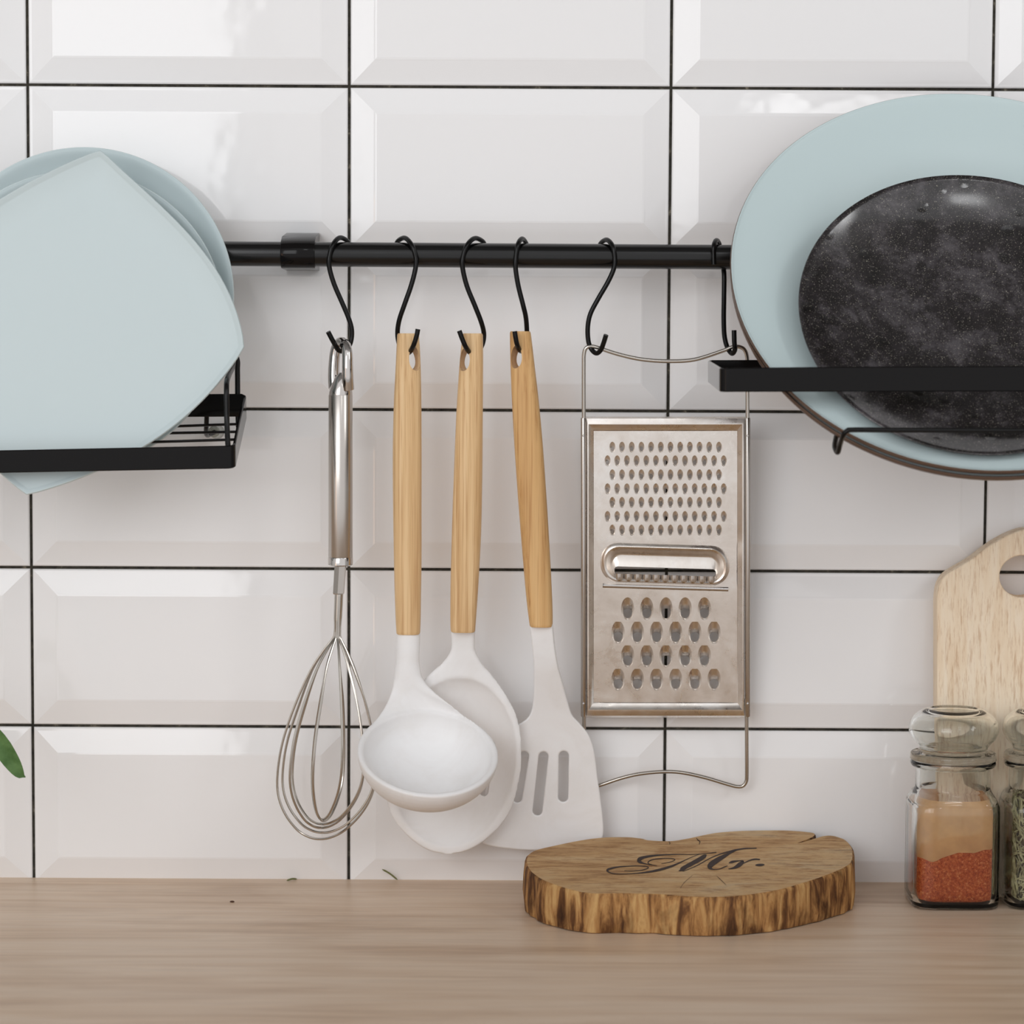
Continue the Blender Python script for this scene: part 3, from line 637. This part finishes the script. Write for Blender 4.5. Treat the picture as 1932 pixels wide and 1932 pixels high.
# ------------------------------------------------------------------ plates
def frame_for(c, tilt, yaw=0):
    n = Vector((math.sin(yaw) * math.cos(tilt), -math.cos(yaw) * math.cos(tilt), math.sin(tilt))); e1 = Vector((0, 0, 1)).cross(n).normalized() * -1
    return (c, e1, n.cross(e1).normalized(), n)
def plate_prof(R, depth, th, foot=.55, lip=.0002):
    inn = [(0, -depth), (foot * R * .6, -depth), (foot * R, -depth * .985), ((foot + .13) * R, -depth * .80), ((foot + .27) * R, -depth * .42), (R * .965, -depth * .09), (R - .0007, -.0002)]
    out = [(R - .0003, .0000), (R, -.0004), (R, -th * .5), (R * .97, -depth * .07 - th * .9), ((foot + .28) * R, -depth * .46 - th), ((foot + .13) * R, -depth * .86 - th), (foot * R, -depth - th * 1.1), (0, -depth - th)]
    a = [(p.x, p.y) for p in cr([Vector(q) for q in inn], 4)]; b = [(p.x, p.y) for p in cr([Vector(q) for q in out], 4)]
    return a + b, len(a)
def plate(name, label, cat, c, R, depth, th, tilt, yaw, mats, group, foot=.55, split=0, coupe=None):
    prof, na = plate_prof(R, depth, th, foot)
    if coupe:
        up = [(R * t / 30, -depth * (1 - (t / 30) ** coupe)) for t in range(30)] + [(R - .0005, -.0002), (R, -.0008)]
        dn = [(R * t / 30, -depth * (1 - (t / 30) ** coupe) - th) for t in range(29, -1, -1)]; prof, na = up + dn, len(up)
    fr = frame_for(c, tilt, yaw); V, Fc = lathe(prof, fr, 128)
    mi = [(0 if i // 128 < na + split else 1) for i in range(len(Fc) - 2)] + [0, 1]
    o = mk(name, (V, Fc, mi), mats, loc=c, angle=0)
    return tag(o, label, cat, group)
# left: two round plates, then the square one
plate('dinner_plate', 'round mint plate at the back of the left rack, nearest the wall', 'plate', P(154, 560, .060), 286 * S(.060), .014, .0032, math.radians(9), 0, [M['mint'], M['mint']], 'mint plates in the left rack', .62)
plate('dinner_plate', 'round mint plate squeezed between the square plate and the rear plate', 'plate', P(138, 602, .0775), 284 * S(.0775), .013, .0032, math.radians(9), 0, [M['mint'], M['mint']], 'mint plates in the left rack', .62)
def square_plate():
    T, R_, B, Lf = P(190, 282, .078), P(462, 655, .0965), P(50, 935, .113), P(-222, 562, .094)
    c = (T + R_ + B + Lf) / 4; sag = ((.04, .135), (.112, .09), (.07, .07), (.062, .062)); edge = []
    e1 = (R_ - Lf).normalized(); n = e1.cross((T - B)).normalized(); n = n if n.y < 0 else -n
    cs = [T, R_, B, Lf]
    for k in range(4):
        a, b = cs[k], cs[(k + 1) % 4]; ch = b - a; out = ((a + b) / 2 - c); out = (out - ch.normalized() * out.dot(ch.normalized())).normalized()
        for i in range(24):
            t = i / 24; edge.append(a + ch * t + out * ((sag[k][0] + (sag[k][1] - sag[k][0]) * t) * ch.length * 4 * t * (1 - t)))
    # soften the four corners
    m_ = len(edge); soft = []
    for i in range(m_):
        near = min(i % 24, 24 - i % 24)
        w = .14 if near == 0 else 0
        soft.append(edge[i] * (1 - w) + (edge[i - 1] + edge[(i + 1) % m_]) / 2 * w)
    def ring(f, h, off=0): return [c + (p - c) * f - n * 0 + n * h + (c - p).normalized() * off for p in soft]
    rings = [ring(.002, -.0042), ring(.3, -.004), ring(.6, -.0034), ring(.8, -.0026), ring(1, -.0015, .0042), ring(1, -.0010, .0032), ring(1, .0006, .0012), ring(1, .0008, .0006), ring(1, .0004, .0001), ring(1, -.0006, 0), ring(1, -.002, .0006), ring(.85, -.0056), ring(.6, -.0068), ring(.3, -.0072), ring(.002, -.0072)]
    return loft(rings), c
g, c = square_plate()
tag(mk('square_plate', g, M['mint'], loc=c, angle=55), 'large square mint plate with bowed sides standing on one corner in the left rack', 'plate', 'mint plates in the left rack')
# right: two large plates, then the small black one
TILT = math.radians(38.5)
c1 = P(1838, 514, .112); R1 = 457 * S(.112)
nR = frame_for(c1, TILT)[3]
plate('serving_plate', 'large round mint plate with brown underside, directly behind the black plate', 'plate', c1, R1, .022, .0050, TILT, 0, [M['mint_glaze'], M['brown_glaze']], 'large plates in the right rack', .5, 0)
plate('serving_plate', 'rear large brown-backed plate, only its edge showing under the mint plate', 'plate', c1 - nR * .0056 + Vector((0.0006, 0, -.0004)), R1, .0225, .0050, TILT, 0, [M['mint_glaze'], M['brown_glaze']], 'large plates in the right rack', .5, -2)
c3 = P(1836, 584, .138)
plate('side_plate', 'smaller speckled glossy black plate in front at right', 'plate', c3, 328 * S(.138), .0165, .0036, math.radians(36.5), 0, [M['black_glaze'], M['black_glaze']], None, .34, 0, 3.0)

# ------------------------------------------------------------------ wooden slab with lettering
q0 = Q(1304, 1767.5, 0); dS = -q0.y
HS = P(1322, 1693, dS).z
HB_ = P(1405, 1566.5, .010).z
def QS(u, v, h=0):                                            # on the sloping sawn face (thicker towards the wall)
    q = ray(u, v); k = (HB_ - HS) / (dS - .010); t = (HS + h + k * (dS - H) - ZC + 0 * k) ; return CAM + q * (t / (q.z - k * q.y))
slab = thing('log_slab', Q(1304, 1690, 0), 'thick rough log slice with burnt lettering lying on the worktop below the grater', 'wooden slab')
tp = [(1007, 1604.5), (1050, 1594), (1095, 1585), (1134, 1580), (1177, 1579), (1206, 1581.5), (1221, 1585), (1261, 1586.5), (1293, 1582), (1330, 1574.5), (1358.5, 1570), (1405, 1567), (1467, 1566.3), (1503.5, 1567.5), (1536, 1571), (1538, 1577), (1524, 1584), (1508, 1590.5), (1520, 1588), (1540, 1582), (1558, 1577), (1576, 1577), (1598, 1585), (1610, 1600), (1612, 1616), (1605, 1631), (1576, 1646), (1521.6, 1665), (1467, 1680), (1395, 1690.5), (1322, 1693), (1250, 1688), (1177, 1686), (1116, 1686), (1079.6, 1680), (1032.5, 1665), (1003.5, 1649), (991.5, 1631), (992.6, 1616)]
ring = [QS(p.x, p.y) for p in cr([Vector(p) for p in tp], 6, True)]
rnd = random.Random(3); nS = len(ring); cS = sum(ring, Vector()) / nS
jit = [rnd.gauss(0, 1) for _ in range(nS)]; jit = [(jit[i - 1] + jit[i] * 2 + jit[(i + 1) % nS]) / 4 for i in range(nS)]
rings = []
for z, f, j in ((.04, -.0028, .0006), (.0, -.0022, .0006), (.025, -.0002, .0011), (.3, .0006, .0013), (.6, .0003, .0013), (.88, .0001, .0008), (.97, -.0003, .0004), (1, -.0012, .0002)):
    rings.append([Vector((p.x, p.y, p.z * z)) + Vector((p.x - cS.x, p.y - cS.y, 0)).normalized() * (f + jit[i] * j) for i, p in enumerate(ring)])
side = loft(rings, caps=False)
mk('bark_edge', side, M['slab_bark'], slab, angle=60)
topr = rings[-1]; bm = bmesh.new(); vs = [bm.verts.new(p - WO[slab]) for p in topr]; bm.faces.new(vs); bmesh.ops.triangulate(bm, faces=bm.faces[:]); bmesh.ops.recalc_face_normals(bm, faces=bm.faces)
vb = [bm.verts.new(p - WO[slab]) for p in rings[0]]; fb = bm.faces.new(list(reversed(vb))); bmesh.ops.triangulate(bm, faces=[fb])
me = bpy.data.meshes.new('sawn_face'); bm.to_mesh(me); bm.free(); me.materials.append(M['slab_top'])
o = bpy.data.objects.new('sawn_face', me); COL.objects.link(o); o.parent = slab; WO[o] = WO[slab]
def LQ(x, y, h=.00025): return QS(1130 + x / 5.8545, 1580 + y / 5.8545, h)
def stroke(pts, n=7):
    q = cr([Vector(p) for p in pts], n); V, Fc = [], []
    for i, p in enumerate(q):
        a, b = q[max(i - 1, 0)], q[min(i + 1, len(q) - 1)]; t = Vector((b.x - a.x, b.y - a.y))
        t = t.normalized() if t.length > 1e-6 else Vector((1, 0)); w = max(p.z, 3) / 2
        V += [LQ(p.x - t.y * w, p.y + t.x * w), LQ(p.x + t.y * w, p.y - t.x * w)]
    for i in range(len(q) - 1): Fc.append((2*i, 2*i + 1, 2*i + 3, 2*i + 2))
    return V, Fc
ST = [[(280, 365, 4), (365, 370, 6), (480, 358, 8), (545, 335, 10), (520, 318, 8), (440, 313, 7), (330, 316, 9), (210, 325, 13), (120, 345, 20), (92, 362, 22), (110, 382, 12), (160, 397, 8), (250, 402, 6), (380, 397, 8), (520, 384, 16), (650, 360, 24), (760, 330, 24), (850, 297, 17), (940, 255, 9), (1040, 210, 6), (1115, 183, 5)],
 [(690, 290, 4), (780, 272, 6), (836, 250, 8), (825, 236, 8), (760, 229, 7), (670, 232, 8), (590, 245, 9), (545, 268, 10), (552, 290, 8), (600, 305, 6), (640, 311, 5)],
 [(620, 308, 4), (560, 299, 6), (490, 284, 14), (446, 262, 38), (450, 238, 40), (500, 218, 28), (570, 205, 22), (680, 193, 15), (860, 187, 9), (1000, 187, 6), (1110, 183, 6), (1200, 175, 6), (1298, 163, 9)],
 [(1188, 190, 8), (1165, 207, 40), (1110, 242, 46), (1040, 280, 44), (970, 318, 44), (920, 348, 44), (897, 365, 16), (880, 366, 5)],
 [(925, 374, 5), (1000, 346, 7), (1100, 300, 8), (1200, 243, 8), (1300, 197, 10), (1400, 165, 13), (1500, 140, 18), (1600, 123, 14), (1680, 119, 11), (1742, 118, 10)],
 [(1520, 140, 10), (1445, 172, 22), (1380, 208, 40), (1310, 248, 54), (1245, 292, 58), (1225, 325, 50), (1255, 350, 12), (1320, 350, 7), (1380, 327, 10), (1420, 313, 6)],
 [(1435, 281, 6), (1470, 270, 26), (1515, 261, 17), (1560, 256, 9), (1590, 266, 26), (1555, 298, 46), (1495, 333, 24), (1430, 348, 5)],
 [(1590, 288, 8), (1660, 255, 12), (1720, 240, 16), (1778, 243, 12)],
 [(1726, 305, 4), (1745, 304, 20), (1780, 303, 26), (1812, 301, 20), (1830, 299, 4)]]
lt = mk('lettering', join(*[stroke(s) for s in ST]), M['burnt'], slab, smooth=False); lt['label'] = 'burnt script lettering reading Mr.'
CK = [[(770, 45, 3), (785, 60, 7), (780, 78, 3)], [(1075, 5, 4), (1095, 28, 10), (1115, 45, 10), (1108, 78, 4)], [(1300, 425, 3), (1350, 470, 6), (1405, 525, 3)], [(1030, 420, 2), (940, 500, 4), (900, 560, 2)]]
mk('drying_crack', join(*[stroke(s) for s in CK]), M['crack'], slab, smooth=False)

# ------------------------------------------------------------------ chopping board
BD = [(985, .0235), (1720, .048)]
half = [(1769 - 11, 1700), (1758, 1400), (1758, 1200), (1758, 1135), (1759.5, 1112), (1763, 1097), (1770, 1084), (1781, 1074), (1796, 1065), (1825, 1047.5), (1856, 1024), (1877, 1011), (1897, 1001), (1920, 993), (1945, 990.5)]
ol = half + [(2 * 1947 - a, b) for a, b in reversed(half)]
ol = [(a + 10, b + 6) for a, b in ol]
ol = [tuple(p) for p in cr([Vector(p) for p in ol], 4)]
vBot = 1712; ol = [(a, vBot if b > 1700 else b) for a, b in ol]
hole = [(1929 + 43 * math.cos(2*math.pi*k/40), 1088 + 40 * math.sin(2*math.pi*k/40)) for k in range(40)]
bf = P(1800, 1712, .062); k = 0
vv, ff = extr([ol, hole], 50, 3)
zb = min(P(a, b, lerp(BD, b)).z for a, b, z in vv)
vv = [P(a, b, lerp(BD, b)) + Vector((0, (25 - z) * S(.05), 0)) - Vector((0, 0, zb)) * max(0, (b - 1100) / 612) for a, b, z in vv]
bo = thing('chopping_board', (P(1945, 1400, .05).x, -.055, 0), 'pale wooden chopping board with a round hole leaning on the tiles behind the jars', 'chopping board')
zmin = min(p.z for p in vv); vv = [p - Vector((0, 0, zmin)) * max(0, 1 - p.z / .2) for p in vv]
mk('board', (vv, ff), M['board'], bo, angle=50)

# ------------------------------------------------------------------ jars
def sq(c, a, n_, z, k=56):
    r = []
    for j in range(k):
        t = 2 * math.pi * j / k; ct, st = math.cos(t), math.sin(t)
        r.append(c + Vector((math.copysign(abs(ct) ** (2 / n_), ct) * a, math.copysign(abs(st) ** (2 / n_), st) * a, z)))
    return r
JO = [(.0, .0235, 4.6), (.0008, .0258, 5.2), (.003, .0268, 5.5), (.020, .0270, 5.5), (.058, .0270, 5.2), (.0635, .0264, 4.6), (.0672, .0250, 3.8), (.0695, .0237, 3.0), (.0712, .0231, 2.3), (.073, .0230, 2), (.0835, .0229, 2), (.0845, .0238, 2), (.0855, .0256, 2), (.0872, .0262, 2), (.0890, .0258, 2)]
JI = [(.0888, .0225, 2), (.086, .0205, 2), (.072, .0205, 2), (.0695, .0207, 2.3), (.0665, .0218, 3.4), (.063, .0234, 4.4), (.058, .0240, 5), (.020, .0240, 5), (.0052, .0238, 5), (.0036, .022, 4.6)]
LO = [(.0891, .0200, 2), (.0893, .0260, 2), (.0905, .0264, 2), (.0928, .0262, 2), (.0938, .0250, 2), (.0943, .0215, 2), (.0955, .0205, 2), (.0985, .0222, 2), (.1025, .0258, 2), (.1075, .0276, 2), (.1125, .0268, 2), (.1165, .0240, 2), (.1192, .0200, 2), (.1204, .0165, 2), (.1203, .0150, 2), (.1190, .0120, 2), (.1182, .0002, 2)]
LI = [(.1162, .0002, 2), (.1168, .0125, 2), (.1172, .0175, 2), (.1148, .0222, 2), (.1115, .0248, 2), (.1075, .0256, 2), (.1030, .0240, 2), (.0990, .0206, 2), (.0965, .0192, 2), (.0958, .0150, 2), (.0956, .0002, 2)]
PLUG = [(.0955, .0002, 2), (.0945, .0196, 2), (.084, .0196, 2), (.0825, .019, 2), (.0822, .0175, 2), (.0838, .0165, 2), (.0895, .0165, 2), (.0900, .0002, 2)]
def dense(t, n=3): return [(p.x, p.y, max(2, p.z)) for p in cr([Vector(q) for q in t], n)]
def jar(u, vb, label, cat='jar'):
    f = Q(u, vb, 0); c = Vector((f.x, f.y + .0262, 0))
    j = thing('spice_jar', c, label, cat, 'square glass spice jars')
    mk('jar_body', loft([sq(c, a, n_, z) for z, a, n_ in dense(JO) + dense(JI)]), M['glass'], j, angle=60)
    ld = mk('stopper', join(loft([sq(c, a, n_, z, 48) for z, a, n_ in dense(LO)]), (lambda g: (g[0], [tuple(reversed(x)) for x in g[1]]))(loft([sq(c, a, n_, z, 48) for z, a, n_ in reversed(dense(LI))]))), M['glass'], j, angle=60, recalc=False)
    return c
cA = jar(1807, 1719, 'square glass jar with round glass stopper, part filled with red spice')
cB = jar(1986, 1719, 'square glass jar with round glass stopper filled with dried herb needles')
# chili powder
def inner_a(z):
    t = sorted((q[0], q[1]) for q in JI); return lerp(t, z) - .0004
sp = thing('chili_powder', cA + Vector((0, 0, .0042)), 'heap of coarse red chili powder lying inside the left glass jar', 'spice')
sp['kind'] = 'stuff'
def top_z(x, y): return .0355 + .20 * (x - cA.x) + .0012 * math.sin(220 * (x - cA.x) + 1.2) + .0008 * math.sin(510 * (x - cA.x)) + .05 * (y - cA.y)
rings = [sq(cA, inner_a(.0042) - .0012, 4.6, .0042), sq(cA, inner_a(.0058), 5, .0058)]
for q in range(1, 7): rings.append([Vector((p.x, p.y, .0058 + (top_z(p.x, p.y) - .0058) * q / 6)) for p in sq(cA, inner_a(.02), 5, 0)])
for q in (.85, .6, .3, .02): rings.append([Vector((p.x, p.y, top_z(p.x, p.y) + .002 * (1 - q))) for p in sq(cA, inner_a(.02) * q, 5 if q > .5 else 3, 0)])
o = mk('powder_heap', loft(rings), M['spice'], sp, angle=60); o['kind'] = 'stuff'
rings = [[Vector((p.x, p.y, top_z(p.x, p.y) + .0003)) for p in sq(cA, inner_a(.03) + .0002, 5, 0)]] + [sq(cA, inner_a(z) + .0001, n_, z) for z, n_ in ((.048, 5), (.058, 5), (.0628, 4.4), (.0662, 3.4))]
o = mk('dust_film', loft(rings, caps=False), M['dust'], sp, angle=60); o['kind'] = 'stuff'; o['label'] = 'tan spice dust clinging to the inside of the glass'
# dried herb
rnd = random.Random(11); V, Fc = [], []
while len(V) < 9 * 1500:
    x, y, z = rnd.uniform(-.0235, .0235), rnd.uniform(-.0235, .0235), rnd.uniform(.0054, .066)
    if max(abs(x), abs(y)) < .0125: continue
    L_ = rnd.uniform(.005, .0095); d_ = Vector((rnd.gauss(0, .6), rnd.gauss(0, .6), rnd.gauss(0, .8)))
    if abs(x) > abs(y): d_.x *= .25
    else: d_.y *= .25
    d_.normalize(); w = rnd.uniform(.0005, .0009)
    mid = Vector((x, y, z)); bend = Vector((rnd.gauss(0, 1), rnd.gauss(0, 1), rnd.gauss(0, 1))).normalized() * .0007
    e1 = d_.orthogonal().normalized(); e2 = d_.cross(e1); k = len(V)
    for p, s_ in ((mid - d_ * L_, .35), (mid + bend, 1), (mid + d_ * L_, .3)):
        pz_ = min(max(p.z, .0052), .067); a = inner_a(pz_) - .0009; q = max(1, ((abs(p.x) / a) ** 5 + (abs(p.y) / a) ** 5) ** .2)
        p = Vector((p.x / q, p.y / q, pz_))
        V += [cB + p + (e1 * math.cos(2.094 * j) + e2 * math.sin(2.094 * j)) * w * s_ for j in range(3)]
    for r in (0, 3):
        for j in range(3): Fc.append((k + r + j, k + r + (j + 1) % 3, k + r + 3 + (j + 1) % 3, k + r + 3 + j))
gi = loft([sq(cB, a, 4.5, z, 32) for z, a in ((.006, .0185), (.03, .0205), (.056, .0205), (.0655, .0165))]); k = len(V)  # brown core block, its dark colour stands in for shade between the needles
V += gi[0]; nh = len(Fc); Fc += [tuple(x + k for x in f) for f in gi[1]]; mi = [0] * nh + [1] * len(gi[1])
tag(mk('dried_rosemary', (V, Fc, mi), [M['herb'], M['herb_gap_shade']], loc=cB + Vector((0, 0, .007)), smooth=False), 'grey green dried rosemary needles filling the right glass jar', 'herb', kind='stuff')

# ------------------------------------------------------------------ plant at the left edge, stray needles, crumb
pz = P(-90, 1330, .12); base = Vector((pz.x - .05, -.13, 0))
pt = thing('leafy_sprig', base, 'leafy green sprig reaching in at the left edge, one pointed leaf tip showing', 'plant')
mk('stem', tube(cr([base + Vector((0, 0, .001)), base + Vector((.004, .002, .05)), base + Vector((.014, .004, .10)), pz + Vector((-.012, 0, .008)), pz], 6), .0013, 8), M['stem'], pt)
def leaf(axis, half_w, n=14, m_=6, fold=.25):
    ax = cr(axis, n // (len(axis) - 1) + 1); V, Fc = [], []; k = len(ax)
    for i, p in enumerate(ax):
        t = i / (k - 1); a, b = ax[max(i - 1, 0)], ax[min(i + 1, k - 1)]; tg = (b - a).normalized(); sd = tg.cross(Vector((0, -1, 0))).normalized()
        w = half_w * math.sin(math.pi * min(1, t ** .75)) ** .9 * (1 if t < .93 else .6) + .00025
        for q in range(m_ + 1): s = -1 + 2 * q / m_; V.append(p + sd * (s * w) + Vector((0, -abs(s) * w * fold, 0)))
    for i in range(k - 1):
        for q in range(m_): a = i * (m_ + 1) + q; Fc.append((a, a + 1, a + m_ + 2, a + m_ + 1))
    V2 = [p + Vector((0, .0004, 0)) for p in V]; n0 = len(V)
    return V + V2, Fc + [tuple(reversed([x + n0 for x in f])) for f in Fc]
mk('leaf', leaf([P(-92, 1332, .12), P(-50, 1352, .12), P(-5, 1397, .118), P(22, 1436, .117), P(37, 1459, .1165), P(48, 1466.5, .116)], .0056), M['leaf'], pt)
mk('leaf', leaf([pz, P(-130, 1300, .12), P(-150, 1230, .115), P(-160, 1160, .11)], .008), M['leaf'], pt)
mk('leaf', leaf([base + Vector((.014, .004, .10)), base + Vector((-.012, .0, .12)), base + Vector((-.045, -.004, .125)), base + Vector((-.07, -.008, .115))], .008), M['leaf'], pt)
def needle(a, b, r): mid = (a + b) / 2 + Vector((0, 0, .0006)); return tube(cr([a, mid, b], 4), [r * .3] + [r] * 7 + [r * .4], 6)
tag(mk('herb_needle', needle(P(721, 1640, .0072), Q(750, 1660, .0008), .00055), M['fresh_herb'], loc=Q(750, 1660, 0)), 'tiny green needle leaning against the tiles left of the log slice', 'herb', 'stray herb needles on the worktop')
tag(mk('herb_needle', needle(Q(541, 1661.5, .0006), Q(560, 1658.5, .0008), .0006), M['fresh_herb'], loc=Q(550, 1660, 0)), 'tiny green needle lying flat at the foot of the wall under the whisk', 'herb', 'stray herb needles on the worktop')
q = Q(438, 1701, .0004)
tag(mk('crumb', lathe([(.0001, .0006), (.0007, .0004), (.001, 0), (.0006, -.0004), (.0001, -.0004)], (q, Vector((1.6, 0, 0)), Vector((0, 1, 0)), Vector((0, 0, 1))), 8), M['crumb'], loc=q), 'small dark brown crumb on the bare worktop at left', 'crumb')
